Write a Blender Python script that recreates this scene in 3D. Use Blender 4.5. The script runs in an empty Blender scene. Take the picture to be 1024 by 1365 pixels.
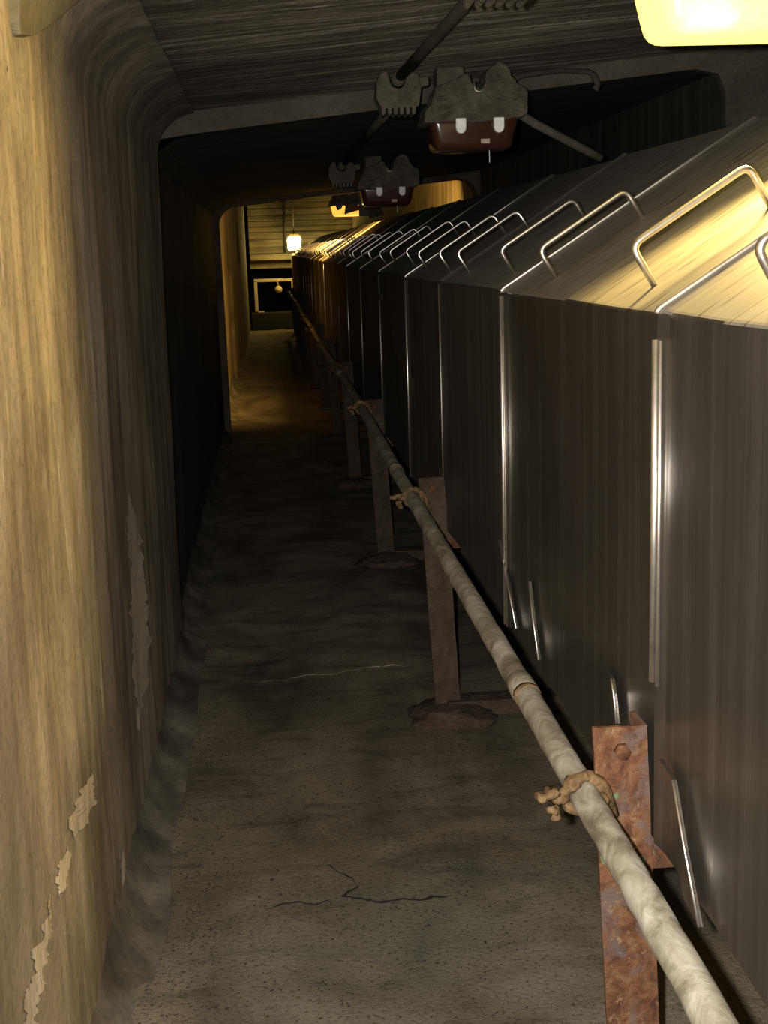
import bpy, bmesh, math, random
from mathutils import Vector, Matrix, noise
import numpy as np

S = bpy.context.scene
COL = S.collection
random.seed(7)

# ------------------------------------------------------------------ camera
# world: X right, Y along the tunnel, Z up, floor at z = 0; eye at (0,0,EYE)
F, CX, CY = 1700.0, 512.0, 682.5
VP, ROLL, EYE = (355.0, 345.0), 0.05, 1.6
def _basis():
    y = np.array([(VP[0]-CX)/F, (VP[1]-CY)/F, 1.0]); y /= np.linalg.norm(y)
    up = np.array([-ROLL, -1.0, 0.0]); up -= y*(up@y); up /= np.linalg.norm(up)
    x = np.cross(-up, y)
    return np.stack([x, y, up])            # rows: world axes in camera (x right, y down, z forward)
RW = _basis()
cam_d = bpy.data.cameras.new('camera'); cam = bpy.data.objects.new('camera', cam_d); COL.objects.link(cam)
cam_d.sensor_fit = 'VERTICAL'; cam_d.sensor_height = 36.0; cam_d.sensor_width = 27.0
cam_d.lens = F/1365.0*36.0
cam_d.clip_start = 0.02; cam_d.clip_end = 200
M = Matrix.Identity(4)
for i in range(3):
    M[i][0] = RW[i][0]; M[i][1] = -RW[i][1]; M[i][2] = -RW[i][2]
M[2][3] = EYE
cam.matrix_world = M
S.camera = cam

# ------------------------------------------------------------------ world, flash, exposure
W = bpy.data.worlds.new('world'); S.world = W; W.use_nodes = True
bg = W.node_tree.nodes['Background']; bg.inputs[0].default_value = (0.02, 0.018, 0.014, 1); bg.inputs[1].default_value = 0.02
S.view_settings.view_transform = 'Standard'; S.view_settings.look = 'None'
S.view_settings.exposure = 0.0; S.view_settings.gamma = 1.0; S.view_settings.use_curve_mapping = False

FLASH_W, YEL_W, AMB_W = 410.0, 105.0, 125.0
fl_d = bpy.data.lights.new('camera_flash', 'SPOT'); fl = bpy.data.objects.new('camera_flash', fl_d); COL.objects.link(fl)
fl_d.energy = FLASH_W; fl_d.spot_size = math.radians(95); fl_d.spot_blend = 0.6; fl_d.shadow_soft_size = 0.012
fl_d.color = (1.0, 0.92, 0.83)
fl.location = (-0.055, 0.0, EYE+0.02)
fl.rotation_euler = cam.matrix_world.to_euler()

# ------------------------------------------------------------------ pixel helpers (directions only)
def ray(x, y):
    d = np.array([(x-CX)/F, (y-CY)/F, 1.0]); return RW@d
def onX(x, y, X0): d = ray(x, y)*1.0; p = d*X0/d[0]; return Vector((p[0], p[1], p[2]+EYE))
def onY(x, y, Y0): d = ray(x, y)*1.0; p = d*Y0/d[1]; return Vector((p[0], p[1], p[2]+EYE))
def onF(x, y, Z0=0.0): d = ray(x, y); p = d*(Z0-EYE)/d[2]; return Vector((p[0], p[1], p[2]+EYE))

# ------------------------------------------------------------------ materials
def mat(name, build):
    m = bpy.data.materials.new(name); m.use_nodes = True
    nt = m.node_tree; nt.nodes.clear()
    out = nt.nodes.new('ShaderNodeOutputMaterial'); b = nt.nodes.new('ShaderNodeBsdfPrincipled')
    nt.links.new(b.outputs[0], out.inputs[0]); build(nt, b); return m
def N(nt, t, **kw):
    n = nt.nodes.new(t)
    for k, v in kw.items(): setattr(n, k, v)
    return n
def coords(nt, sc=(1, 1, 1), rot=(0, 0, 0), loc=(0, 0, 0)):
    tc = N(nt, 'ShaderNodeTexCoord'); mp = N(nt, 'ShaderNodeMapping')
    mp.inputs['Scale'].default_value = sc; mp.inputs['Rotation'].default_value = rot; mp.inputs['Location'].default_value = loc
    nt.links.new(tc.outputs['Object'], mp.inputs[0]); return mp.outputs[0]
def nz(nt, vec, scale=1, detail=5, rough=.55, dist=0):
    n = N(nt, 'ShaderNodeTexNoise'); n.inputs['Scale'].default_value = scale; n.inputs['Detail'].default_value = detail
    n.inputs['Roughness'].default_value = rough; n.inputs['Distortion'].default_value = dist
    nt.links.new(vec, n.inputs['Vector']); return n.outputs['Fac']
def ramp(nt, fac, stops):
    r = N(nt, 'ShaderNodeValToRGB'); e = r.color_ramp.elements
    while len(e) < len(stops): e.new(0.5)
    for el, (p, c) in zip(e, stops): el.position = p; el.color = (*c, 1) if len(c) == 3 else c
    nt.links.new(fac, r.inputs[0]); return r.outputs[0]
def g(v): return (v, v, v)
def mixc(nt, fac, a, b, mode='MIX'):
    m = N(nt, 'ShaderNodeMix', data_type='RGBA', blend_type=mode)
    for s, v in ((0, fac), (6, a), (7, b)):
        if isinstance(v, (int, float)): m.inputs[s].default_value = v
        elif isinstance(v, tuple): m.inputs[s].default_value = (*v, 1)
        else: nt.links.new(v, m.inputs[s])
    return m.outputs[2]
def bump(nt, b, h, strength=.4, dist=.01):
    n = N(nt, 'ShaderNodeBump'); n.inputs['Strength'].default_value = strength; n.inputs['Distance'].default_value = dist
    nt.links.new(h, n.inputs['Height']); nt.links.new(n.outputs[0], b.inputs['Normal'])
def addv(nt, a, b_, k=1.0):
    m = N(nt, 'ShaderNodeMath', operation='MULTIPLY_ADD'); nt.links.new(b_, m.inputs[0]); m.inputs[1].default_value = k
    nt.links.new(a, m.inputs[2]); return m.outputs[0]

def concrete(name, c0, c1, c2, streak, pale=None, pale_at=.66, bs=.5, bd=.01, rough=.85, fine=1.0, soot=None, drips=False):
    """streaked, sooty cast concrete; streak = mapping scale of the long stains"""
    def bld(nt, b):
        st = nz(nt, coords(nt, streak), 1, 6, .6, .3)
        bl = nz(nt, coords(nt), 1.7, 6, .6, .4)
        col = ramp(nt, st, [(.3, c0), (.5, c1), (.7, c2)])
        dk = ramp(nt, bl, [(.32, g(.45)), (.6, g(1.0))])
        col = mixc(nt, .8, col, dk, 'MULTIPLY')
        if pale:
            st2 = nz(nt, coords(nt, tuple(s*1.6 for s in streak), loc=(3, 5, 7)), 1, 4, .5, .2)
            col = mixc(nt, ramp(nt, st2, [(pale_at, g(0)), (pale_at+.06, g(.75))]), col, pale)
        if drips:
            dr = nz(nt, coords(nt, (15, 15, 2.2), loc=(1, 8, 2)), 1, 9, .72, .15)
            col = mixc(nt, ramp(nt, dr, [(.60, g(0)), (.66, g(.75))]), col, (.6, .55, .45))
            dd = nz(nt, coords(nt, (6, 6, 1.5), loc=(5, 1, 6)), 1, 8, .7, 0)
            col = mixc(nt, ramp(nt, dd, [(.36, g(.75)), (.54, g(0))]), col, (.10, .075, .055))
            pit = N(nt, 'ShaderNodeTexVoronoi'); pit.inputs['Scale'].default_value = 7; nt.links.new(coords(nt), pit.inputs['Vector'])
            col = mixc(nt, ramp(nt, pit.outputs['Distance'], [(.035, g(.9)), (.055, g(0))]), col, (.04, .03, .022))
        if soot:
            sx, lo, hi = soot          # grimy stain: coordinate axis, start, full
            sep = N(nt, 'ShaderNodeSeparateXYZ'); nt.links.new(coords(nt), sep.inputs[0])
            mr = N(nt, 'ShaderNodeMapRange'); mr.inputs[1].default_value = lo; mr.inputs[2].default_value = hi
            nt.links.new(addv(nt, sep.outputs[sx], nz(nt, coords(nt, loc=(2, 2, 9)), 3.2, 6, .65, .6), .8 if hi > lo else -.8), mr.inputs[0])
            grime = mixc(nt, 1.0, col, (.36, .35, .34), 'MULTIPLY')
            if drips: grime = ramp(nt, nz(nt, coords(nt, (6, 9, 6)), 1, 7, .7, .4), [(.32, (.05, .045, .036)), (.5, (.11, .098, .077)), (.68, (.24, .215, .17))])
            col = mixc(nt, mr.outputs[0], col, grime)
        sp = nz(nt, coords(nt), 60*fine, 3, .6)
        col = mixc(nt, .7, col, ramp(nt, sp, [(.3, g(.6)), (.5, g(1.0)), (.75, g(1.12))]), 'MULTIPLY')
        nt.links.new(col, b.inputs['Base Color']); b.inputs['Roughness'].default_value = rough
        b.inputs['Specular IOR Level'].default_value = .25
        bump(nt, b, addv(nt, st, sp, .35), bs, bd)
    return mat(name, bld)

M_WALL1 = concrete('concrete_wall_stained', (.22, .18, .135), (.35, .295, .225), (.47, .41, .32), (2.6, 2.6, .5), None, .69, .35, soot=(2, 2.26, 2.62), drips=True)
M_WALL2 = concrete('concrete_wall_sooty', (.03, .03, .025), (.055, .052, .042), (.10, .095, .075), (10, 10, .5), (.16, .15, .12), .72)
M_WALL3 = concrete('concrete_wall_far', (.13, .11, .075), (.24, .2, .13), (.34, .29, .18), (6, 6, .8))
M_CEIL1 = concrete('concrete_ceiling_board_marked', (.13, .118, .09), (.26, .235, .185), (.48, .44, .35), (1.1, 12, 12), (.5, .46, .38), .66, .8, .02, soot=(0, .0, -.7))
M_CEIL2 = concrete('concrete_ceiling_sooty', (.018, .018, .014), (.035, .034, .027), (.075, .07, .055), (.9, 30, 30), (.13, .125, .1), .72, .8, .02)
M_RIM = concrete('concrete_rim_smooth', (.055, .05, .04), (.075, .07, .055), (.10, .092, .073), (2.5, 2.5, 6))
M_RIM3 = concrete('concrete_rim_brown', (.06, .05, .035), (.10, .08, .055), (.14, .115, .08), (2.5, 2.5, 3))
M_END = concrete('concrete_end_board_marked', (.10, .085, .05), (.22, .19, .11), (.36, .31, .19), (.5, 3, 9))
M_COVE = concrete('mortar_cove', (.055, .048, .038), (.13, .117, .095), (.24, .22, .18), (5, 5, 3), None, .6, .35, .01)
M_PATCH = concrete('plaster_patch', (.10, .09, .065), (.125, .112, .08), (.15, .135, .097), (4, 4, 3), None, .6, .3)
M_PEEL = concrete('bare_pale_render', (.48, .42, .34), (.6, .53, .44), (.68, .61, .52), (20, 20, 6), None, .6, .4)
M_DUST = concrete('caked_dust', (.05, .045, .034), (.085, .077, .058), (.125, .113, .088), (12, 12, 12), None, .6, .9, .02)
M_DIRT = concrete('rusty_dirt', (.05, .036, .026), (.08, .058, .043), (.11, .083, .062), (14, 14, 14), None, .6, 1, .02)

def _floor(nt, b):
    a = nz(nt, coords(nt, (2.2, 1.2, 1)), 1, 7, .62, .6)
    col = ramp(nt, a, [(.28, (.05, .041, .03)), (.45, (.12, .102, .074)), (.58, (.165, .142, .104)), (.75, (.215, .186, .14))])
    s = nz(nt, coords(nt, (3.0, 9.0, 1), loc=(2, 1, 0)), 1, 6, .6, .8)
    col = mixc(nt, .8, col, ramp(nt, s, [(.33, g(.5)), (.5, g(1))]), 'MULTIPLY')
    gr = nz(nt, coords(nt, loc=(4, 9, 1)), 1.3, 4, .5, .2)
    col = mixc(nt, ramp(nt, gr, [(.55, g(0)), (.68, g(.35))]), col, (.15, .16, .135))
    sp = nz(nt, coords(nt), 90, 3, .7)
    col = mixc(nt, .9, col, ramp(nt, sp, [(.32, g(.35)), (.45, g(1.0)), (.7, g(1.15))]), 'MULTIPLY')
    nt.links.new(col, b.inputs['Base Color']); b.inputs['Roughness'].default_value = .8
    b.inputs['Specular IOR Level'].default_value = .25
    bump(nt, b, addv(nt, a, sp, .5), .6, .012)
M_FLOOR = mat('floor_dirty_concrete', _floor)

def steel_side(name, tint=(1, 1, 1), metal=.6, r0=.34, r1=.24):
    def bld(nt, b):
        st = nz(nt, coords(nt, (3, 26, .5)), 1, 6, .65, .2)
        bl = nz(nt, coords(nt), 2.2, 5, .6, .3)
        col = ramp(nt, st, [(.3, (.07, .063, .052)), (.5, (.10, .09, .076)), (.72, (.16, .148, .13))])
        col = mixc(nt, .7, col, ramp(nt, bl, [(.3, g(.55)), (.6, g(1))]), 'MULTIPLY')
        col = mixc(nt, 1.0, col, tint, 'MULTIPLY')
        nt.links.new(col, b.inputs['Base Color']); b.inputs['Metallic'].default_value = metal; b.inputs['Specular IOR Level'].default_value = .5 if metal > .4 else .1
        rg = ramp(nt, st, [(.3, g(r0)), (.7, g(r1))])
        nt.links.new(rg, b.inputs['Roughness'])
        bump(nt, b, addv(nt, bl, st, .05), .25, .01)
    return mat(name, bld)
M_SIDE = steel_side('hood_steel_side')
M_SIDED = steel_side('hood_steel_side_dusty', (.8, .8, .8), .1, .8, .6)
M_SIDEM = steel_side('hood_steel_side_dull', (.9, .9, .9), .4, .5, .4)

def steel_top(name, green=0.0):
    def bld(nt, b):
        st = nz(nt, coords(nt, (3.5, 34, 3.5)), 1, 5, .6, .25)
        dash = nz(nt, coords(nt, (9, 60, 9), loc=(1, 2, 3)), 1, 2, .5, .1)
        bl = nz(nt, coords(nt), 3, 5, .6, .3)
        col = ramp(nt, st, [(.3, (.12, .112, .098)), (.5, (.17, .16, .143)), (.72, (.215, .203, .185))])
        col = mixc(nt, ramp(nt, dash, [(.61, g(0)), (.67, g(.85))]), col, (.055, .045, .034))
        col = mixc(nt, .6, col, ramp(nt, bl, [(.3, g(.6)), (.6, g(1))]), 'MULTIPLY')
        if green: col = mixc(nt, ramp(nt, bl, [(.38, g(green)), (.62, g(green*.5))]), col, (.10, .40, .12))
        nt.links.new(col, b.inputs['Base Color']); b.inputs['Metallic'].default_value = .15; b.inputs['Specular IOR Level'].default_value = .3
        b.inputs['Roughness'].default_value = .62
        bump(nt, b, addv(nt, bl, st, .1), .25, .01)
    return mat(name, bld)
M_TOP = steel_top('hood_steel_dusty_top'); M_TOPG = steel_top('hood_steel_green_top', .9)

def simple(name, col, rough=.5, metal=0.0, emit=None, es=0.0, spec=.5):
    def bld(nt, b):
        n = nz(nt, coords(nt), 30, 4, .6)
        c = mixc(nt, .5, col, ramp(nt, n, [(.3, g(.6)), (.6, g(1.1))]), 'MULTIPLY')
        nt.links.new(c, b.inputs['Base Color'])
        b.inputs['Roughness'].default_value = rough; b.inputs['Metallic'].default_value = metal
        b.inputs['Specular IOR Level'].default_value = spec
        if emit:
            b.inputs['Emission Color'].default_value = (*emit, 1); b.inputs['Emission Strength'].default_value = es
    return mat(name, bld)
M_EDGE = simple('polished_steel_edge', (.95, .93, .9), .38, 1.0)
M_EDGE_D = simple('tarnished_steel_edge', (.5, .46, .38), .5, 1.0)
M_HANDLE = simple('stainless_handle_rod', (.78, .75, .69), .33, 1.0)
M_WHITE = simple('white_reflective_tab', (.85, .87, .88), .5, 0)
M_DARKMETAL = simple('dark_painted_metal', (.05, .045, .038), .6, .2)
M_LENS = simple('amber_glass_lens', (.045, .016, .010), .15, 0)
M_LENS_LIT = simple('glowing_yellow_lens', (.8, .6, .2), .3, 0, (1.0, .80, .17), 2.1)
M_LENS_AMB = simple('glowing_amber_lens', (.6, .3, .08), .3, 0, (1.0, .42, .05), 1.5)
M_LENS_FAR = simple('glowing_white_lens', (.9, .8, .5), .3, 0, (1.0, .78, .3), 14.0)
M_FRAMEY = simple('pale_painted_steel', (.55, .44, .24), .6, .1)
M_BLACK = simple('soot_and_void_black', (.012, .011, .009), .9, 0)  # plinth and cracks; also paints unlit gaps and openings black
M_TAG = simple('lens_rating_tag', (.4, .33, .28), .6, 0)

def _rust(nt, b):
    a = nz(nt, coords(nt, (30, 30, 26)), 1, 6, .75, .4)
    col = ramp(nt, a, [(.28, (.03, .018, .015)), (.42, (.075, .034, .020)), (.52, (.125, .056, .028)), (.62, (.16, .09, .045)), (.75, (.14, .10, .07))])
    pv = nz(nt, coords(nt, (16, 16, 12), loc=(3, 3, 3)), 1, 5, .65, .5)
    col = mixc(nt, ramp(nt, pv, [(.52, g(0)), (.6, g(.7))]), col, (.105, .085, .08))
    pk = nz(nt, coords(nt, (40, 40, 34), loc=(1, 3, 3)), 1, 4, .7)
    col = mixc(nt, ramp(nt, pk, [(.58, g(0)), (.66, g(.8))]), col, (.26, .17, .09))
    gn = nz(nt, coords(nt, (20, 20, 12), loc=(8, 1, 5.2)), 1, 3, .6, .3)
    col = mixc(nt, ramp(nt, gn, [(.62, g(0)), (.65, g(.8))]), col, (.09, .19, .09))
    nt.links.new(col, b.inputs['Base Color']); b.inputs['Roughness'].default_value = .85
    b.inputs['Specular IOR Level'].default_value = .2
    bump(nt, b, a, .8, .008)
M_RUST = mat('flaking_rust', _rust)
M_RUSTLT = concrete('orange_rust_crust', (.10, .06, .027), (.16, .10, .047), (.21, .145, .075), (30, 30, 30), None, .6, 1, .01)

def _pipe(nt, b):
    a = nz(nt, coords(nt, (14, 11, 14)), 1, 7, .65, .8)
    col = ramp(nt, a, [(.3, (.10, .085, .055)), (.43, (.2, .18, .13)), (.55, (.32, .3, .24)), (.7, (.46, .44, .39))])
    r = nz(nt, coords(nt, (20, 5, 20), loc=(2, 7, 2)), 1, 4, .6)
    col = mixc(nt, ramp(nt, r, [(.66, g(0)), (.74, g(.7))]), col, (.25, .13, .06))
    nt.links.new(col, b.inputs['Base Color']); b.inputs['Roughness'].default_value = .65; b.inputs['Metallic'].default_value = .15
    bump(nt, b, a, .6, .006)
M_PIPE = mat('scaly_galvanised_pipe', _pipe)
M_COND = concrete('dusty_grey_conduit', (.06, .055, .042), (.09, .083, .064), (.12, .11, .087), (8, 4, 8), None, .6, .4)

# ------------------------------------------------------------------ mesh helpers
def new_obj(name, verts, faces, m=None, parent=None, smooth=False, mats=None, fm=None):
    me = bpy.data.meshes.new(name); me.from_pydata([tuple(v) for v in verts], [], faces); me.update()
    bm = bmesh.new(); bm.from_mesh(me); bmesh.ops.recalc_face_normals(bm, faces=bm.faces); bm.to_mesh(me); bm.free()
    for mm in (mats or [m]): me.materials.append(mm)
    if fm:
        for p, i in zip(me.polygons, fm): p.material_index = i
    if smooth:
        for p in me.polygons: p.use_smooth = True
    o = bpy.data.objects.new(name, me); COL.objects.link(o)
    if parent: o.parent = parent
    return o
def empty(name, loc, label, cat, group=None):
    o = bpy.data.objects.new(name, None); COL.objects.link(o); o.location = loc; o.empty_display_size = .1
    tag(o, label, cat, group); return o
def tag(o, label, cat, group=None):
    o['label'] = label; o['category'] = cat
    if group: o['group'] = group
    return o
def struct(o): o['kind'] = 'structure'; return o
def box_vf(x0, x1, y0, y1, z0, z1):
    v = [(x, y, z) for z in (z0, z1) for y in (y0, y1) for x in (x0, x1)]
    f = [(0, 2, 3, 1), (4, 5, 7, 6), (0, 1, 5, 4), (2, 6, 7, 3), (0, 4, 6, 2), (1, 3, 7, 5)]
    return v, f
def box(name, a, m, parent=None, bev=0.0):
    v, f = box_vf(*a)
    o = new_obj(name, v, f, m, parent)
    if bev: bevel(o, bev)
    return o
def bevel(o, w, seg=2):
    bm = bmesh.new(); bm.from_mesh(o.data)
    bmesh.ops.bevel(bm, geom=bm.edges[:], offset=w, segments=seg, profile=.5, affect='EDGES', clamp_overlap=True)
    bm.to_mesh(o.data); bm.free()
def tube_vf(pts, rad, seg=10, base=0, cap=True, jit=0.0, seed=0):
    pts = [Vector(p) for p in pts]; n = len(pts); V = []; Fc = []
    rads = rad if isinstance(rad, (list, tuple)) else [rad]*n
    ref = None
    for i, p in enumerate(pts):
        t = (pts[min(i+1, n-1)]-pts[max(i-1, 0)]).normalized()
        if ref is None: ref = Vector((0, 0, 1)) if abs(t.z) < .8 else Vector((1, 0, 0))
        u = t.cross(ref); u.normalize(); v = u.cross(t); ref = v
        for k in range(seg):
            a = 2*math.pi*k/seg; r = rads[i]
            d = u*math.cos(a)+v*math.sin(a)
            if jit: r *= 1+jit*noise.noise((p+d*rads[i]*2)*22+Vector((seed, 0, 0)))
            V.append(p+d*r)
    for i in range(n-1):
        for k in range(seg):
            a = base+i*seg+k; b = base+i*seg+(k+1) % seg
            Fc.append((a, b, b+seg, a+seg))
    if cap:
        Fc.append(tuple(base+k for k in reversed(range(seg)))); Fc.append(tuple(base+(n-1)*seg+k for k in range(seg)))
    return V, Fc
def tube(name, pts, rad, m, parent=None, seg=10, jit=0.0, seed=0):
    v, f = tube_vf(pts, rad, seg, 0, True, jit, seed); return new_obj(name, v, f, m, parent, True)
def fillet(pts, r, n=5):
    pts = [Vector(p) for p in pts]; out = [pts[0]]
    for i in range(1, len(pts)-1):
        a = (pts[i-1]-pts[i]); b = (pts[i+1]-pts[i]); rr = min(r, a.length*.45, b.length*.45)
        p0 = pts[i]+a.normalized()*rr; p2 = pts[i]+b.normalized()*rr
        for k in range(n+1):
            t = k/n; out.append(p0*(1-t)**2+pts[i]*2*t*(1-t)+p2*t*t)
    out.append(pts[-1]); return out
def prism(name, outline, y0, y1, m, parent=None, bev=0.0, jit=0.0):
    """outline in XZ extruded along Y"""
    n = len(outline)
    v = [(x, y0, z) for x, z in outline]+[(x, y1, z) for x, z in outline]
    f = [tuple(range(n)), tuple(range(2*n-1, n-1, -1))]+[(i, (i+1) % n, n+(i+1) % n, n+i) for i in range(n)]
    o = new_obj(name, v, f, m, parent)
    if bev: bevel(o, bev)
    return o
def lump(name, c, r, m, parent=None, amp=.35, fr=3.0, seed=0, sub=3, flat=None):
    bm = bmesh.new(); bmesh.ops.create_icosphere(bm, subdivisions=sub, radius=1)
    c = Vector(c)
    for v in bm.verts:
        d = v.co.normalized(); k = 1+amp*noise.fractal(d*fr+Vector((seed*3.7, seed, 0)), .6, 2, 3)
        v.co = Vector((d.x*r[0], d.y*r[1], d.z*r[2]))*k+c
        if flat is not None and v.co.z < flat: v.co.z = flat
    me = bpy.data.meshes.new(name); bm.to_mesh(me); bm.free(); me.materials.append(m)
    for p in me.polygons: p.use_smooth = True
    o = bpy.data.objects.new(name, me); COL.objects.link(o)
    if parent: o.parent = parent
    return o
def grid(name, pf, nu, nv, m, parent=None, smooth=True):
    V = [pf(i/nu, j/nv) for i in range(nu+1) for j in range(nv+1)]
    Fc = [(i*(nv+1)+j, (i+1)*(nv+1)+j, (i+1)*(nv+1)+j+1, i*(nv+1)+j+1) for i in range(nu) for j in range(nv)]
    return new_obj(name, V, Fc, m, parent, smooth)

# ------------------------------------------------------------------ tunnel shell
J1, J2, YEND = 5.38, 11.9, 30.0           # construction joints, end of the gallery
def ceil1(x): return EYE+.615+.088*x       # near section soffit, dips to the left
def ceil2(x): return EYE+.53+.100*x
def ceil3(x): return EYE+1.75
def fl_z(x, y):
    return .012*noise.fractal(Vector((x*1.3, y*.9, 0)), .6, 2, 4)
XL1 = lambda z: -.432+.012*max(0, (z-.6))
# near left wall with a rounded haunch into the soffit
def wall1_prof():
    R_ = .17; p = []
    for k in range(40): z = (ceil1(-.42)-R_)*k/39; p.append((XL1(z), z))
    x0 = p[-1][0]; cz = ceil1(-.42)-R_; cx = x0+R_
    for k in range(1, 11):
        a = math.pi-k/10*math.pi*.48; p.append((cx+R_*math.cos(a), cz+R_*math.sin(a)))
    return p
P1 = wall1_prof()
def wall_sweep(name, prof, y0, y1, ny, m, amp, inward=Vector((1, 0, 0))):
    n = len(prof)
    def pf(u, v):
        y = y0+(y1-y0)*u; k = v*(n-1); i = min(int(k), n-2); t = k-i
        x = prof[i][0]*(1-t)+prof[i+1][0]*t; z = prof[i][1]*(1-t)+prof[i+1][1]*t
        d = amp*noise.fractal(Vector((y*1.5, z*.8, x*2)), .7, 2, 4)+amp*.4*noise.noise(Vector((y*14, z*1.2, 3)))
        e = 1.0 if i > n-11 and n > 30 else 0.0
        return (x+d*(1 if not e else .6), y, z-(d*.6 if e else 0))
    return grid(name, pf, ny, n-1, m)
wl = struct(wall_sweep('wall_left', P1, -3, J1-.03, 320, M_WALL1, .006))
# near soffit
def pc1(u, v):
    y = -3+(J1+3.02)*u; x = -.275+(2.32+.275)*v
    return (x, y, ceil1(x)+.004*noise.noise(Vector((x*.6, y*30, 0)))+.006*noise.fractal(Vector((x, y*2, 5)), .6, 2, 3))
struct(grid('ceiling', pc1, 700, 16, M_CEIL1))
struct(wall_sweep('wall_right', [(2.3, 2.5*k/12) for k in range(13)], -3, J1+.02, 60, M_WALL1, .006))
# joint: rim of the second section, seen from the front (soffit step and right jamb)
def rim(name, outer, inner, y0, y1, m):
    """outer/inner: list of (x,z) matching points; solid ring segment"""
    n = len(outer)
    v = [(x, y, z) for y in (y0, y1) for q in (outer, inner) for x, z in q]
    f = []
    for i in range(n-1):
        f += [(i, i+1, n+i+1, n+i), (2*n+i, 3*n+i, 3*n+i+1, 2*n+i+1), (n+i, n+i+1, 3*n+i+1, 3*n+i), (i, 2*n+i, 2*n+i+1, i+1)]
    f += [(0, n, 3*n, 2*n), (n-1, 3*n-1, 4*n-1, 2*n-1)]
    return struct(new_obj(name, v, f, m))
inn = [(-.47, ceil2(-.47)-.09), (-.455, ceil2(-.455)-.03), (-.42, ceil2(-.42)-.005), (-.3, ceil2(-.3)), (.6, ceil2(.6)), (1.80, ceil2(1.80)), (1.90, ceil2(1.9)-.03), (1.93, ceil2(1.93)-.10), (1.97, 1.0), (1.99, 0)]
out = [(-.60, ceil2(-.47)), (-.60, 2.40), (-.45, 2.42), (-.3, 2.44), (.6, 2.5), (1.80, 2.55), (2.1, 2.56), (2.36, 2.5), (2.36, 1.0), (2.36, 0)]
rim('trim_1', out, inn, J1, J1+.05, M_RIM)
# second section: sooty
P2 = [(-.468+.01*k/39, (ceil2(-.45)+.03)*k/39) for k in range(40)]
def p2c(u, v):
    y = J1+.05+(J2-J1-.05)*u; x = -.48+(2.0+.48)*v
    zc = ceil2(x)
    if x < -.3: zc -= .09*((-.3-x)/.18)**2
    return (x, y, zc+.004*noise.noise(Vector((x*.6, y*26, 2))))
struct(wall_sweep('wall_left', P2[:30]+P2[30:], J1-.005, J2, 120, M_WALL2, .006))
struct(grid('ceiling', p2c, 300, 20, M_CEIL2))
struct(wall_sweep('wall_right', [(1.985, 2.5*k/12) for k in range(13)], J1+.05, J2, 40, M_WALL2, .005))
# dark backing behind the open joint
struct(box('wall_left', (-.62, -.52, J1-.2, J1+.3, 0, 2.5), M_BLACK))
# second joint rim with rounded corners
def arc_rim(xl, zl, xr, zr, r, n=8):
    p = [(xl, 0), (xl, 1.0)]
    for k in range(n+1):
        a = math.pi-k/n*math.pi/2; p.append((xl+r+r*math.cos(a), zl-r+r*math.sin(a)))
    for k in range(n+1):
        a = math.pi/2-k/n*math.pi/2; p.append((xr-r+r*math.cos(a), zr-r+r*math.sin(a)))
    return p+[(xr, 1.0), (xr, 0)]
i3 = arc_rim(-.41, EYE+.475, 1.95, EYE+.66, .16); o3 = arc_rim(-.50, EYE+.62, 2.1, EYE+.84, .1)
rim('trim_2', o3, i3, J2, J2+.25, M_RIM3)
o4 = arc_rim(-.75, 3.7, 2.5, 3.7, .05)
rim('trim_3', o4, o3, J2+.12, J2+.3, M_WALL3)
# far section
struct(wall_sweep('wall_left', [(-.50, 3.4*k/30) for k in range(31)], J2+.2, 17.2, 60, M_WALL3, .008))
struct(wall_sweep('wall_left', [(-.465, 3.4*k/30) for k in range(31)], 17.2, 21.6, 60, M_WALL3, .008))
struct(wall_sweep('wall_left', [(-.435, 3.4*k/30) for k in range(31)], 21.6, 28.6, 60, M_WALL3, .006))
struct(box('trim_4', (-.56, -.43, 21.5, 21.75, 0, 3.4), M_RIM3, bev=.01))
struct(box('trim_5', (-.56, -.455, 17.1, 17.3, 0, 3.4), M_RIM3, bev=.01))
struct(wall_sweep('wall_right', [(2.02, 3.4*k/12) for k in range(13)], J2+.2, YEND+2, 40, M_WALL3, .008))
struct(box('ceiling', (-1.6, 2.3, J2+.2, 33, 3.35, 3.45), M_CEIL2))
struct(box('wall_left', (-1.6, -1.5, 28.4, 33, 0, 3.4), M_BLACK))  # black surface stands in for the unlit space past the wall end
# end wall: board-marked upper part with a beam and a dark opening below
def boards():
    root = struct(box('wall_back', (-.375, 2.1, YEND+.10, YEND+.30, EYE-.22, 3.38), M_END))
    z = EYE+.12; k = 0
    while z < 3.3:
        h = random.uniform(.12, .2)
        b = box('plank', (-.375, 2.05, YEND+.04-random.uniform(0, .025), YEND+.11, z, min(z+h-.012, 3.36)), M_END, root, .006)
        z += h; k += 1
    struct(box('trim_6', (-.37, 2.06, YEND-.16, YEND+.12, EYE-.035, EYE+.105), M_END, bev=.015))
    struct(box('wall_back', (-1.6, 2.3, 32.6, 32.7, 0, 3.4), M_BLACK))  # black backing paints in the darkness of the opening
boards()

# floor: one displaced slab, uneven screed
def pfl(u, v):
    y = -3+36*(u**1.5); x = -1.6+4.0*v
    z = fl_z(x, y)
    s = noise.fractal(Vector((x*1.6+3, y*1.1, 7)), .7, 2, 4)
    z += .012*max(0, min(1, (s-.05)*8))
    z += .03*math.exp(-((y-20.3)/.35)**2)+.02*math.exp(-((y-14.9)/.3)**2)
    z += .0025*noise.noise(Vector((x*22, y*22, 1)))
    return (x, y, z-.012)
struct(grid('floor', pfl, 900, 90, M_FLOOR))

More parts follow.
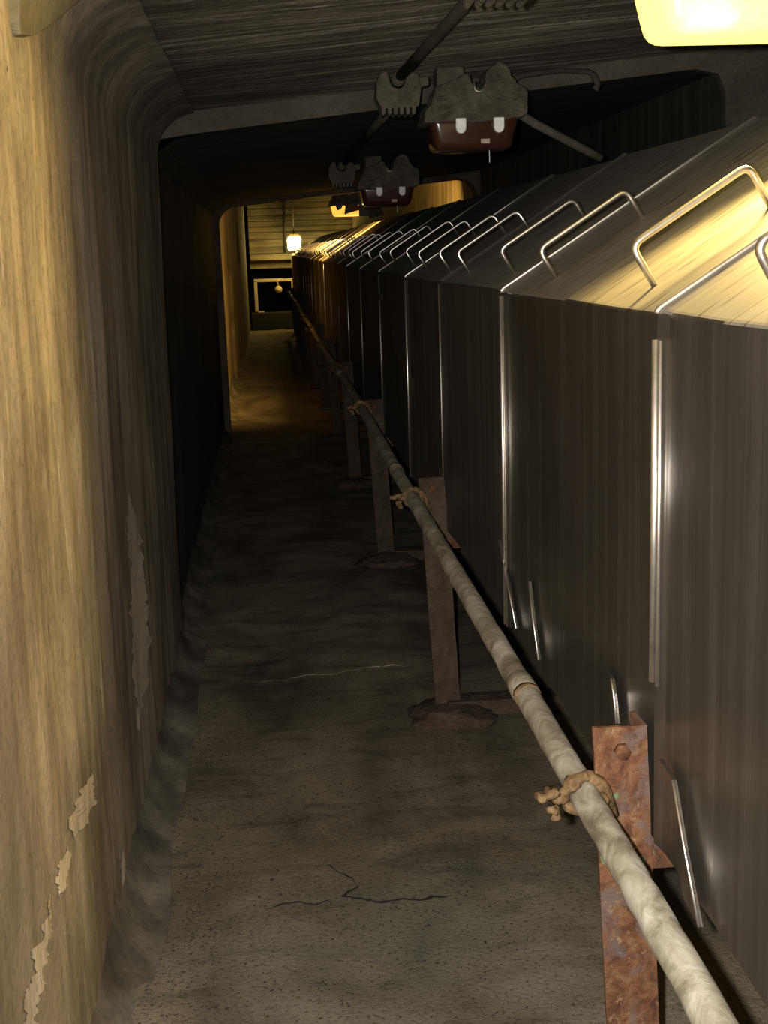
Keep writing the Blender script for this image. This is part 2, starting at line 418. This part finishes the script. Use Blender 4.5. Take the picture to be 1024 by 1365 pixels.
floor_o = bpy.data.objects['floor']
def fz(x, y): return pfl(((y+3)/36)**(1/1.5), (x+1.6)/4.0)[2]
def crack(name, px, wd, m):
    P = [onF(*q) for q in px]; V = []
    pts = []
    for a, b in zip(P[:-1], P[1:]):
        for i in range(8): pts.append(a.lerp(b, i/8))
    for i, p in enumerate(pts):
        j = .02*noise.fractal(Vector((p.x*14, p.y*14, 2)), .7, 2, 4); h = wd*(.4+abs(noise.noise(Vector((i*.35, 3, 1))))*1.6)*min(1, i/4+.05, (len(pts)-1-i)/4+.05)
        for sgn in (-1, 1):
            x, y = p.x, p.y+j+sgn*h; V.append((x, y, fz(x, y)+.0025))
    new_obj(name, V, [(2*i, 2*i+1, 2*i+3, 2*i+2) for i in range(len(pts)-1)], m, floor_o)
crack('crack', [(432, 1150), (452, 1160), (470, 1170), (478, 1182), (455, 1192), (500, 1198), (560, 1197), (612, 1192)], .007, M_BLACK)
crack('crack', [(345, 1207), (400, 1203), (455, 1196)], .005, M_BLACK)
crack('joint_line', [(325, 906), (380, 902), (440, 896), (500, 888), (560, 884)], .004, M_PEEL)

# lumpy mortar cove along the foot of the left wall
def cove(name, y0, y1, xw, ny):
    def pf(u, v):
        y = y0+(y1-y0)*u; a = v*math.pi/2
        r = .115+.03*noise.noise(Vector((y*2.2, 0, 4)))
        x = xw-.006+r*(1-math.cos(a))*.9; z = r*1.15*(1-math.sin(a))-.004
        d = .016*noise.fractal(Vector((y*3.5+z*9, z*5, x*5)), .8, 2, 3)*math.sin(math.pi*min(1, v*1.15+.05))
        return (x+d*.7, y, z+d)
    o = grid(name, pf, ny, 14, M_COVE); struct(o)
cove('trim_7', -3, J1-.04, -.432, 420)
cove('trim_8', J1-.04, J2+.1, -.468, 220)
cove('trim_9', J2+.1, 28, -.49, 120)

# pale plaster patch on the haunch and bare streaks where the coating peeled off the near wall
def hit1(px, py):
    d = ray(px, py); ux, uz = d[0], d[2]
    best = None
    for (ax, az), (bx, bz) in zip(P1[:-1], P1[1:]):
        az -= EYE; bz -= EYE
        ex, ez = bx-ax, bz-az; det = ux*(-ez)-uz*(-ex)
        if abs(det) < 1e-9: continue
        t = (ax*(-ez)-az*(-ex))/det; s = (ux*az-uz*ax)/det
        if t > 0 and -.001 <= s <= 1.001 and (best is None or t < best[0]): best = (t, (ez, -ex))
    if not best:
        t = (-.432)/ux; best = (t, (1, 0))
    t, nrm = best; L = math.hypot(*nrm)
    return Vector((d[0]*t, d[1]*t, d[2]*t+EYE)), Vector((nrm[0]/L, 0, nrm[1]/L))
wall_near = bpy.data.objects['wall_left']
def wall_d(p, amp=.006):
    return amp*noise.fractal(Vector((p.y*1.5, p.z*.8, p.x*2)), .7, 2, 4)+amp*.4*noise.noise(Vector((p.y*14, p.z*1.2, 3)))
def patch(name, left, right, m, off=.010, nu=10, nv=8, jag=0.0):
    def lerp(pl, t):
        k = t*(len(pl)-1); i = min(int(k), len(pl)-2); f = k-i
        return (pl[i][0]*(1-f)+pl[i+1][0]*f, pl[i][1]*(1-f)+pl[i+1][1]*f)
    def pf(u, v):
        a = lerp(left, u); b = lerp(right, u)
        if jag:
            ta = min(1.0, u*5, (1-u)*5)
            a2 = a[0]+jag*noise.fractal(Vector((a[1]*.035, 1, 0)), .6, 2, 4); b2 = b[0]+jag*noise.fractal(Vector((b[1]*.04, 5, 0)), .6, 2, 4)
            mid = (a2+b2)/2; a = (mid+(a2-mid)*ta, a[1]); b = (mid+(b2-mid)*ta, b[1])
        q = (a[0]*(1-v)+b[0]*v, a[1]*(1-v)+b[1]*v)
        p, n = hit1(*q); e = min(v, 1-v, u, 1-u)
        if jag: p = p+Vector((wall_d(p), 0, 0))
        return p+n*(off if e > .001 or jag else -.004)
    return grid(name, pf, nu, nv, m, wall_near, False)
patch('plaster_patch', [(6, -40), (8, 0), (10, 30), (16, 50)], [(150, -40), (94, 0), (62, 28), (24, 52)], M_PATCH, .016, 14, 14)
patch('peeled_streak', [(113, 1030), (96, 1080), (93, 1120)], [(124, 1030), (124, 1070), (108, 1115)], M_PEEL, .0022, 60, 4, 9)
patch('peeled_streak', [(84, 1135), (74, 1170), (76, 1190)], [(96, 1125), (92, 1160), (82, 1195)], M_PEEL, .0022, 60, 4, 8)
patch('peeled_streak', [(64, 1195), (58, 1240), (34, 1340), (26, 1420)], [(72, 1190), (68, 1250), (54, 1320), (44, 1420)], M_PEEL, .0022, 90, 4, 10)
patch('peeled_streak', [(168, 660), (174, 760), (176, 860), (178, 960)], [(178, 655), (190, 740), (199, 850), (190, 980)], M_PEEL, .0022, 90, 4, 6)
patch('peeled_streak', [(160, 1130), (160, 1200), (161, 1262)], [(163, 1120), (166, 1200), (164, 1260)], M_PEEL, .0022, 50, 3, 2)

# ------------------------------------------------------------------ conveyor hood sections
XS, ZB, ZS, XR, ZR = .578, EYE-.935, EYE-.098, 1.19, EYE+.288
def dz(y): return .0062*max(0.0, y-4.6)
seams = [.62, 1.852, 3.112, 4.263, 5.342, 6.61, 7.9, 9.2]
while seams[-1] < 28: seams.append(seams[-1]+1.24)
def hood_prof(off):
    sl = math.atan2(ZR-ZS, XR-XS); nx, nz_ = -math.sin(sl), math.cos(sl)
    half = [Vector((XS-off, 0, ZB)), Vector((XS-off, 0, ZB+.28)), Vector((XS-off, 0, ZB+.56))]
    corner = fillet([(XS-off, 0, ZB+.7), (XS-off, 0, ZS+off*.6), (XR+nx*off*.2, 0, ZR+off*1.1)], .010, 4)
    half += corner[:-1]
    e = corner[-2]; t = Vector((XR, 0, ZR+off*1.1))
    half += [e.lerp(t, .33), e.lerp(t, .66)]
    return half, t
HOODL = {0: 'dark steel hood section standing before the one under the glowing yellow lamp',
         1: 'steel hood section under the glowing yellow lamp, its sloping top lit yellow',
         2: 'grey steel hood section next behind the one under the glowing yellow lamp',
         3: 'grey steel hood section beside the unlit amber lamp, second behind the yellow-lit one',
         4: 'dark steel hood section crossing the first concrete joint, third behind the yellow-lit one',
         5: 'dark steel hood section, fourth behind the yellow-lit one, before the green-topped one',
         6: 'steel hood section with dull green paint on its sloping top',
         7: 'dark steel hood section next behind the green-topped one'}
edge_spec = {0: (.0062, 1, M_EDGE), 1: (.0048, 1, M_EDGE), 2: (.0026, 0, M_EDGE_D), 3: (.0042, 0, M_EDGE),
             4: (.0034, 0, M_EDGE_D), 5: (.0034, 0, M_EDGE_D)}
ORD = 'first second third fourth fifth sixth seventh eighth ninth tenth eleventh twelfth thirteenth fourteenth fifteenth sixteenth seventeenth'.split()
def hood(k, y0, y1):
    rnd = random.Random(k*13+1)
    zoff = dz((y0+y1)/2)+rnd.uniform(-.004, .004); xo = rnd.uniform(-.004, .004) if k not in (1, 2) else 0
    lab = HOODL.get(k, 'dark steel hood section deep in the tunnel, %s behind the green-topped one' % ORD[k-7])
    root = empty('conveyor_hood', (XR, (y0+y1)/2, ZB+zoff), lab, 'conveyor hood', 'conveyor hood sections in one long row')
    O = Vector(root.location)
    secs = [(y0+.004, .0), (y0+.25, .002), ((y0+y1)/2, .003), (y1-.25, .004), (y1-.04, .006), (y1, .012)]
    V, Fc, fm = [], [], []; n = None
    for y, off in secs:
        half, t = hood_prof(off)
        row = half+[t]+[Vector((2*XR-p.x, 0, p.z)) for p in reversed(half)]
        n = len(row)
        for q, p in enumerate(row):
            w_ = .004*noise.noise(Vector((p.x*3, y*2.3, p.z*2+k)))
            V.append(Vector((p.x+xo+w_, y, p.z+zoff+w_))-O)
    nh = n//2
    for i in range(len(secs)-1):
        for j in range(n-1):
            Fc.append((i*n+j, i*n+j+1, (i+1)*n+j+1, (i+1)*n+j))
            zmid = (V[i*n+j].z+V[i*n+j+1].z)/2
            fm.append(1 if zmid > (ZS-ZB)+.002 else 0)
    o = new_obj('cover_sheet', V, Fc, None, root, False, [M_SIDE if k < 2 else M_SIDEM if k < 3 else M_SIDED, M_TOPG if k == 6 else M_TOP], fm)
    md = o.modifiers.new('thickness', 'SOLIDIFY'); md.thickness = .003; md.offset = -1
    # bright folded edges at the far lap
    er, dbl, em = edge_spec.get(k, (.0034, 0, M_EDGE_D if k % 3 else M_EDGE))
    half, t = hood_prof(.012+er*.3)
    side = [Vector((half[0].x+xo, y1+.001, half[0].z+zoff)), Vector((half[0].x+xo, y1+.001, ZS-(.035 if k == 0 else .006)+zoff))]
    if k == 0: side[0].z = EYE-.665
    tube('edge_fold', [p-O for p in side], er, em, root, 8)
    slp = [Vector((p.x+xo, y1+.001, p.z+zoff)) for p in half[5:]]+[Vector((t.x+xo, y1+.001, t.z+zoff))]
    if k not in (2,): tube('edge_fold', [p-O for p in slp], er*.85, em if k != 0 else M_EDGE_D, root, 8)
    if dbl:
        s2 = [Vector((p.x, y1-.022, p.z)) for p in side]
        tube('edge_fold', [p-O for p in s2], er*.55, M_EDGE_D if k == 1 else M_EDGE, root, 8)
    # two bent-rod lifting handles on the walkway slope
    sl = math.atan2(ZR-ZS, XR-XS); td = Vector((math.cos(sl), 0, math.sin(sl))); nn = Vector((-math.sin(sl), 0, math.cos(sl)))
    L = y1-y0
    for fy in (.175, .765):
        yh = y0+L*fy+rnd.uniform(-.015, .015)
        b = Vector((XS+xo, yh, ZS+zoff))+td*(.064+rnd.uniform(-.008, .008)); hgt = .076+rnd.uniform(-.004, .004)
        tl = rnd.uniform(-.012, .012)
        pts = [b-nn*.004, b+nn*hgt+Vector((0, tl, 0)), b+td*.228+nn*hgt+Vector((0, tl, 0)), b+td*.228-nn*.004]
        tube('handle', [p-O for p in fillet(pts, .02, 5)], .0062 if k < 5 else .0058, M_HANDLE, root, 10)
    return root
hoods = []
for k in range(len(seams)-1): hoods.append(hood(k, seams[k], seams[k+1]))

# loose skirt blades hanging at the lower edge of the near hoods
def blade(k, pxs, wdt, m=None):
    root = hoods[k]; O = Vector(root.location)
    P = [onX(x, y, XS-.018) for x, y in pxs]
    v = []
    for p in P: v += [p-O, p+Vector((.004, wdt, 0))-O, p+Vector((.010, wdt, 0))-O, p+Vector((.006, 0, 0))-O]
    f = []
    for i in range(len(P)-1):
        for j in range(4): a = 4*i+j; b = 4*i+(j+1) % 4; f.append((a, b, b+4, a+4))
    f += [(0, 1, 2, 3), tuple(4*(len(P)-1)+q for q in (3, 2, 1, 0))]
    sb = new_obj('skirt_blade', v, f, m or M_SIDE, root)
    tube('blade_edge', [p-O for p in P], .0022, M_EDGE, sb, 6)
blade(1, [(665, 720), (677, 780), (688, 838)], .03)
blade(1, [(705, 775), (711, 830), (718, 880)], .03)
blade(1, [(815, 905), (818, 925), (822, 965)], .075)
blade(0, [(897, 1040), (912, 1130), (932, 1236)], .08)

# ------------------------------------------------------------------ support frames under the hoods
def frame(k, y, lab):
    z1 = EYE-.745+dz(y)*.8
    root = empty('support_frame', (.53, y, 0), lab, 'steel frame', 'rusty frames carrying the hood')
    O = Vector(root.location); rnd = random.Random(k)
    for side in (0, 1):
        def X(x): return x if side == 0 else 2*XR-x
        lean = .04
        w_, t_ = .088, .008
        def pt(x, yy, z): return Vector((X(x+lean*(1-z/z1)), yy, z))-O
        xa = .477
        prof = [(xa, y), (xa+w_, y), (xa+w_, y+.07), (xa+w_-t_, y+.07), (xa+w_-t_, y+t_), (xa, y+t_)]
        V, Fc = [], []; nz_ = 14
        for i in range(nz_+1):
            z = z1*i/nz_
            for x, yy in prof:
                j = .0025*noise.noise(Vector((x*40, yy*40+k, z*16)))
                V.append(pt(x+j, yy+j, z if i < nz_ else z+.004*noise.noise(Vector((x*60, k, 0)))))
        for i in range(nz_):
            for j in range(6): a = i*6+j; b = i*6+(j+1) % 6; Fc.append((a, b, b+6, a+6))
        Fc += [(5, 4, 3, 2, 1, 0), tuple(nz_*6+j for j in range(6))]
        new_obj('post', V, Fc, M_RUST if k == 0 else M_DIRT, root)
        if side == 0:
            bz = z1-.04
            tube('bolt', [pt(xa+.045, y-.012, bz), pt(xa+.045, y+.002, bz)], .013, M_RUST, root, 6)
            new_obj('foot_plate', [tuple(Vector(q)-O) for q in box_vf(.47, .68, y-.05, y+.11, .0, .014)[0]], box_vf(0, 1, 0, 1, 0, 1)[1], M_RUST, root)
    new_obj('sleeper', [tuple(Vector(q)-O) for q in box_vf(.56, 1.86, y-.02, y+.075, 0, .055)[0]], box_vf(0, 1, 0, 1, 0, 1)[1], M_DIRT, root)
    zb = ZB+dz(y)-.004
    new_obj('cross_beam', [tuple(Vector(q)-O) for q in box_vf(.575, 1.805, y+.012, y+.06, zb-.06, zb)[0]], box_vf(0, 1, 0, 1, 0, 1)[1], M_RUST, root)
    return root
FY = [1.875]
while FY[-1] < 26: FY.append(FY[-1]+2.36)
FL = ['rusty angle-iron frame with green paint flecks under the yellow-lit hood section',
      'dusty rusty frame with a dirt mound at its foot, next beyond the green-flecked one',
      'dusty rusty frame at the first concrete joint, second beyond the green-flecked one']
for k, y in enumerate(FY):
    frame(k, y, FL[k] if k < 3 else 'dim rusty frame deep in the tunnel, %s beyond the green-flecked one' % ORD[k-1])
for k, y in enumerate(FY[1:5]):
    o = lump('dirt_mound', (.56, y-.02, .0), (.16, .15, .05), M_DIRT, None, .18, 1.8, k+2, 4, -.004)
    tag(o, ['low mound of rusty dirt at the foot of the second dusty frame', 'low mound of rusty dirt at the frame by the first concrete joint',
            'dim low dirt mound at the third frame beyond the green-flecked one', 'dim low dirt mound at the fourth frame beyond the green-flecked one'][k], 'dirt mound', 'dirt mounds at the frame feet')

# ------------------------------------------------------------------ pipe along the frames
def pz(y): return EYE-.852+.0155*max(0, min(y, 6)-1.2)+dz(y)*.5
pr = empty('water_pipe', (.452, .4, pz(.4)), 'long scaly grey pipe clamped along the rusty frames beside the hoods', 'pipe')
O = Vector(pr.location)
def prun(y0, y1):
    n = max(2, int((y1-y0)/(.03 if y0 < 6 else .3)))
    pts = [Vector((.452+.004*math.sin(y0+(y1-y0)*i/n), y0+(y1-y0)*i/n, pz(y0+(y1-y0)*i/n)))-O for i in range(n+1)]
    tube('pipe_length', pts, .0235, M_PIPE, pr, 16, .11, y0)
brk = [.4, 2.33, 4.72, 8.3, 13, 19, 27.5]
for a, b in zip(brk[:-1], brk[1:]): prun(a, b-.002)
for y in brk[1:-1]:
    c = Vector((.452+.004*math.sin(y), y, pz(y)))-O
    cp = tube('coupling', [c+Vector((0, -.035, 0)), c+Vector((0, -.03, 0)), c+Vector((0, .04, 0)), c+Vector((0, .045, 0))], [.024, .0262, .0262, .024], M_PIPE, pr, 16, .05, y)
    tube('rust_ring', [c+Vector((0, -.052, 0)), c+Vector((0, -.034, 0))], .0258, M_RUSTLT, cp, 16, .1, y)
for k, y in enumerate(FY):
    yc = y-.03; c = Vector((.452, yc, pz(yc)))-O
    ring = []
    for q in range(25):
        a = 2*math.pi*q/24; ring.append(c+Vector((.03*math.cos(a), .012*math.sin(2*a+k), .03*math.sin(a))))
    cl = tube('clamp', ring, [.0095+.003*math.sin(q*1.7+k) for q in range(25)], M_RUSTLT, pr, 8, .6, k)
    tail = [c+Vector((-.024, -.004, -.004)), c+Vector((-.045, -.008, .006)), c+Vector((-.064, -.014, .002)), c+Vector((-.066, -.016, -.012)), c+Vector((-.052, -.02, -.034))]
    for q, (dx, dy_, dz_, rr) in enumerate([(-.036, -.004, .0, .014), (-.052, -.008, .008, .013), (-.066, -.012, .004, .012), (-.05, -.012, -.016, .012), (-.044, -.014, -.028, .009)]):
        lump('crust', c+Vector((dx, dy_, dz_)), (rr, rr*.8, rr*.75), M_RUSTLT, cl, .7, 2.2, k*5+q, 2)
    tube('clamp_strap', fillet([c+Vector((.012, 0, .027)), c+Vector((.038, .012, .012)), c+Vector((.058, .024, -.05))], .015, 3), .009, M_RUSTLT, cl, 8, .5, k+9)

# ------------------------------------------------------------------ ceiling conduit, junction boxes, lamps
def jbox(x, y, zc, lab, s=1.0):
    root = empty('junction_box', (x, y, zc), lab, 'junction box', 'conduit junction boxes on the ceiling')
    R = lambda o: tuple(q*s for q in o)
    ol = [(-.075, -.035), (-.06, -.005), (-.035, 0), (-.03, -.03), (-.018, -.055), (.005, -.062), (.024, -.05), (.03, -.02), (.04, -.002), (.075, -.01), (.085, -.06), (.075, -.125), (-.06, -.13), (-.08, -.09)]
    o = prism('box_body', [R(q) for q in ol], -.05*s, .05*s, M_DUST, root, .006*s)
    for q in range(6):
        xx = (-.055+.022*q)*s
        fin = prism('fin', [(xx-.007*s, -.12*s), (xx+.007*s, -.12*s), (xx+.007*s, -.148*s), (xx, -.153*s), (xx-.007*s, -.148*s)], -.056*s, .05*s, M_DUST, root, .002*s)
    tube('hub', [(0, -.085*s, -.032*s), (0, -.02*s, -.032*s)], .024*s, M_DUST, root, 12, .1, y)
    prism('arm', [(.06*s, -.02*s), (.115*s, -.015*s), (.118*s, -.05*s), (.06*s, -.06*s)], -.025*s, .025*s, M_DUST, root, .008*s)
    return root
DUSTTEX = bpy.data.textures.new('dust_relief', 'CLOUDS'); DUSTTEX.noise_scale = .035; DUSTTEX.noise_depth = 3
def fixture(x, y, zc, lab, lens_m, tabs=True, drop=0.0, plate=None):
    root = empty('bulkhead_lamp', (x, y, zc), lab, 'lamp', 'bulkhead lamps along the ceiling')
    ol = [(-.19, -.205), (-.18, -.165), (-.155, -.13), (-.14, -.085), (-.115, -.065), (-.07, -.06), (-.045, -.04), (-.02, -.045), (-.012, -.085), (.01, -.10), (.035, -.085), (.042, -.04), (.062, -.012), (.085, .0), (.115, -.008), (.13, -.05), (.15, -.075), (.188, -.09), (.195, -.15), (.185, -.185), (.155, -.195), (.0, -.205)]
    body = prism('housing', ol, -.11, .11, M_DUST, root, .008)
    md = body.modifiers.new('sub', 'SUBSURF'); md.subdivision_type = 'SIMPLE'; md.levels = md.render_levels = 3
    dp = body.modifiers.new('dust', 'DISPLACE'); dp.texture = DUSTTEX; dp.strength = .022; dp.mid_level = .5
    box('mount_bracket', (-.13, -.03, -.05, .06, -.09, -.004), M_DUST, root, .008)
    tube('u_bolt', fillet([(-.005, -.114, -.065), (-.003, -.118, -.1), (.022, -.118, -.104), (.03, -.114, -.085)], .01, 3), .004, M_EDGE_D, root, 6)
    # lens: rounded amber bowl
    bm = bmesh.new(); bmesh.ops.create_cube(bm, size=1)
    for v in bm.verts:
        t = 1.0 if v.co.z > 0 else .84
        v.co = Vector((v.co.x*.335*t, v.co.y*.21*t, v.co.z*.125-.245))
    bmesh.ops.bevel(bm, geom=bm.edges[:], offset=.035, segments=4, profile=.6, affect='EDGES')
    me = bpy.data.meshes.new('lens'); bm.to_mesh(me); bm.free(); me.materials.append(lens_m)
    for p in me.polygons: p.use_smooth = True
    le = bpy.data.objects.new('lens', me); COL.objects.link(le); le.parent = root; le.location = (-.005, 0, .005)
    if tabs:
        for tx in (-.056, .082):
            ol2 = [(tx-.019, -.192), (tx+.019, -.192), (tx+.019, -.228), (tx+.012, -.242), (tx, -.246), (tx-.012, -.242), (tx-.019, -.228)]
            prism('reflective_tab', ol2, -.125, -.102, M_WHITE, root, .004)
        box('rating_tag', (.018, .05, -.104, -.096, -.280, -.264), M_TAG, root)
        tube('pull_wire', [(.055, -.06, -.29), (.056, -.06, -.345)], .0015, M_WHITE, root, 5)
    if plate: plate(root)
    return root
def near_plate(root):
    box('light_cutoff_plate', (-.12, .12, .108, .114, -.28, -.12), M_DARKMETAL, root)  # plate added behind the lens to block its light down the tunnel
    d = bpy.data.lights.new('yellow_lamp_light', 'SPOT'); d.energy = YEL_W; d.color = (1.0, .70, .22); d.shadow_soft_size = .07
    d.spot_size = math.radians(174); d.spot_blend = .5
    l = bpy.data.objects.new('yellow_lamp_light', d); COL.objects.link(l); l.parent = root
    l.location = (-.01, -.13, -.30); l.rotation_euler = (math.radians(-90+8), 0, math.radians(-36))      # wide spot cone confines the light to the near bay
LX = .775
fixture(.88, 2.42, ceil1(.88)-.02, 'glowing yellow bulkhead lamp on the ceiling above the hood row', M_LENS_LIT, False, 0, near_plate)
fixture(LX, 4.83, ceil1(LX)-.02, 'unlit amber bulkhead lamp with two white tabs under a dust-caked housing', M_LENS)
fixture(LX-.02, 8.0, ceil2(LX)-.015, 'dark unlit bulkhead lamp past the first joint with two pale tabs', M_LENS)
def amb_plate(root):
    box('light_cutoff_plate', (.10, .24, -.12, -.115, -.31, -.02), M_DARKMETAL, root)  # plate added on the near side to block the amber light
    prism('hanging_shard', [(-.12, -.16), (-.05, -.19), (-.07, -.23), (-.11, -.25), (-.13, -.2)], -.125, -.118, M_DARKMETAL, root)
    prism('hanging_shard', [(-.03, -.2), (.09, -.18), (.11, -.25), (.02, -.27), (-.045, -.29)], -.122, -.116, M_RUSTLT, root)
    prism('hanging_shard', [(.16, -.2), (.3, -.16), (.34, -.3), (.2, -.34)], -.125, -.118, M_DUST, root)
    d = bpy.data.lights.new('amber_lamp_glow', 'AREA'); d.shape = 'RECTANGLE'; d.size = .25; d.size_y = .1; d.energy = AMB_W; d.color = (1, .57, .13)
    l = bpy.data.objects.new('amber_lamp_glow', d); COL.objects.link(l); l.parent = root
    l.location = (0, .13, -.26); l.rotation_euler = (math.radians(62), 0, 0)     # throws down the far bay
fixture(.83, 12.95, EYE+.69, 'broken amber lamp glowing orange past the second joint', M_LENS_AMB, False, 0, amb_plate)
jbox(.495, 2.72, ceil1(.46)-.01, 'finned junction box where the conduit ends, before the unlit amber lamp', 1.0)
jbox(.50, 4.80, ceil1(.44)-.01, 'finned dust-caked junction box beside the unlit amber lamp')
jbox(.48, 8.0, ceil2(.42)-.01, 'dark junction box beside the dark lamp past the first joint')
def conduit(name, pts, r, lab, cat='conduit', seg=10):
    base = Vector(pts[0]); o = tube(name, [Vector(p)-base for p in pts], r, M_COND, None, seg, .06, 1); o.location = base
    tag(o, lab, cat); return o
conduit('ceiling_conduit', [(.515, 2.80, ceil1(.5)-.04), (.55, 3.4, ceil1(.54)-.03), (.53, 4.2, ceil1(.53)-.03), (.505, 4.70, ceil1(.505)-.04)], .0185,
        'dusty conduit on the ceiling leading into the dust-caked junction box')
conduit('ceiling_conduit', [(.52, 4.9, ceil2(.52)-.02), (.51, 6.0, ceil2(.51)-.02), (.50, 7.9, ceil2(.5)-.03)], .017,
        'dark conduit on the sooty ceiling between the two unlit lamps')
conduit('drop_conduit', [(.955, 4.83, ceil1(.95)-.205), (1.02, 4.84, EYE+.455), (1.27, 4.86, EYE+.328)], .0165,
        'grey conduit sloping from the unlit amber lamp down behind the hood ridge')
# hanging wire by the joint and root-like cable crumbs at the soffit step
o = tube('hanging_wire', [(0, 0, 0), (.002, 0, -.03), (.0, 0, -.06)], .0022, M_COND, None, 5)
o.location = onY(470, 92, 5.2); tag(o, 'short stub of wire hanging from the ceiling before the first joint', 'wire')
tube_p = [(.93, 5.2, 0), (1.0, 5.22, -.03), (1.05, 5.24, .0), (1.2, 5.25, .015), (1.34, 5.26, .01), (1.36, 5.25, -.045), (1.345, 5.24, -.06)]
o = tube('ceiling_cable', [Vector(p)-Vector(tube_p[0]) for p in fillet(tube_p, .03, 3)], .012, M_RIM, None, 8, .5, 3)
o.location = (.93, 5.2, ceil1(1.0)-.02); tag(o, 'ragged dusty cable running right from the unlit amber lamp along the ceiling', 'cable')

# ------------------------------------------------------------------ far end of the gallery
p0 = onY(392.5, 325, 29.4)
root = empty('end_lamp', (p0.x, 29.4, p0.z+.16), 'small white glowing lamp in front of the far end wall', 'lamp')
prism('lens', [(-.14, -.30), (.14, -.30), (.155, -.05), (.12, -.0), (-.12, -.0), (-.155, -.05)], -.1, .1, M_LENS_FAR, root, .02)
prism('hood_cap', [(-.17, 0), (-.1, .06), (.1, .07), (.17, 0)], -.12, .12, M_DUST, root, .01)
tube('hanger', [(0, 0, .06), (0, 0, 3.35-(p0.z+.16))], .012, M_DUST, root, 8)
d = bpy.data.lights.new('end_lamp_glow', 'POINT'); d.energy = 70; d.color = (1, .68, .18); d.shadow_soft_size = .12
l = bpy.data.objects.new('end_lamp_glow', d); COL.objects.link(l); l.parent = root; l.location = (0, -.25, -.2)
vc = [onY(379, 262, YEND-.02), onY(379.5, 300, YEND-.02), onY(380.5, 338, YEND-.02)]
conduit('wall_conduit', [Vector((vc[0].x, YEND-.03, 3.3)), Vector((vc[1].x, YEND-.03, vc[1].z)), Vector((vc[2].x, YEND-.03, EYE+.12))], .022, 'thin vertical conduit on the far end wall beside the white lamp')
o = box('plinth', (-.40, 1.9, 29.75, 30.5, -.01, .385), M_BLACK, None, .02); tag(o, 'black sooty plinth at the foot of the far opening', 'plinth')
gf = empty('guard_frame', (-.29, 29.95, .385), 'pale steel guard frame around the dark opening at the far end', 'guard frame')
def gb(name, a): box(name, (a[0]+.29, a[1]+.29, -.03, .03, a[2]-.385, a[3]-.385), M_FRAMEY, gf, .006)
gb('upright', (-.31, -.235, .385, EYE-.49)); gb('top_rail', (-.31, .36, EYE-.52, EYE-.45)); gb('foot', (-.31, -.10, .385, .42)); gb('upright', (.55, .62, .385, EYE-.49)); gb('top_rail', (.36, .62, EYE-.52, EYE-.46))
pu = empty('pulley_block', (.2, 29.85, EYE-.62), 'small pale pulley hanging from the guard frame at the far end', 'pulley')
tube('sheave', [(.05, -.03, -.08), (.05, .03, -.08)], .085, M_FRAMEY, pu, 16)
tube('hook', [(.05, 0, 0), (.03, 0, .1), (.1, 0, .15)], .02, M_FRAMEY, pu, 8)

# ------------------------------------------------------------------ loose grit on the floor
V, Fc = [], []
rg = random.Random(3)
for q in range(2600):
    y = 2.0+3.6*rg.random()**1.3; x = -.36+.95*rg.random()
    if rg.random() < .35: x = -.36+.16*rg.random()
    z = pfl(((y+3)/36)**(1/1.5), (x+1.6)/4.0)[2]; s = rg.uniform(.0015, .0045)*(1.6 if rg.random() < .06 else 1)
    c = Vector((x, y, z)); b = len(V)
    for q2 in range(4):
        a = q2*2*math.pi/3+rg.random()
        V.append(c+(Vector((math.cos(a)*s*rg.uniform(.7, 1.7), math.sin(a)*s, 0)) if q2 < 3 else Vector((0, 0, s*.9))))
    Fc += [(b, b+1, b+3), (b+1, b+2, b+3), (b+2, b, b+3)]
M_GRIT = simple('dark_grit', (.03, .022, .016), .9, 0)
o = new_obj('floor_grit', V, Fc, M_GRIT); o['kind'] = 'stuff'
tag(o, 'dark crumbs of grit scattered over the walkway floor', 'grit')
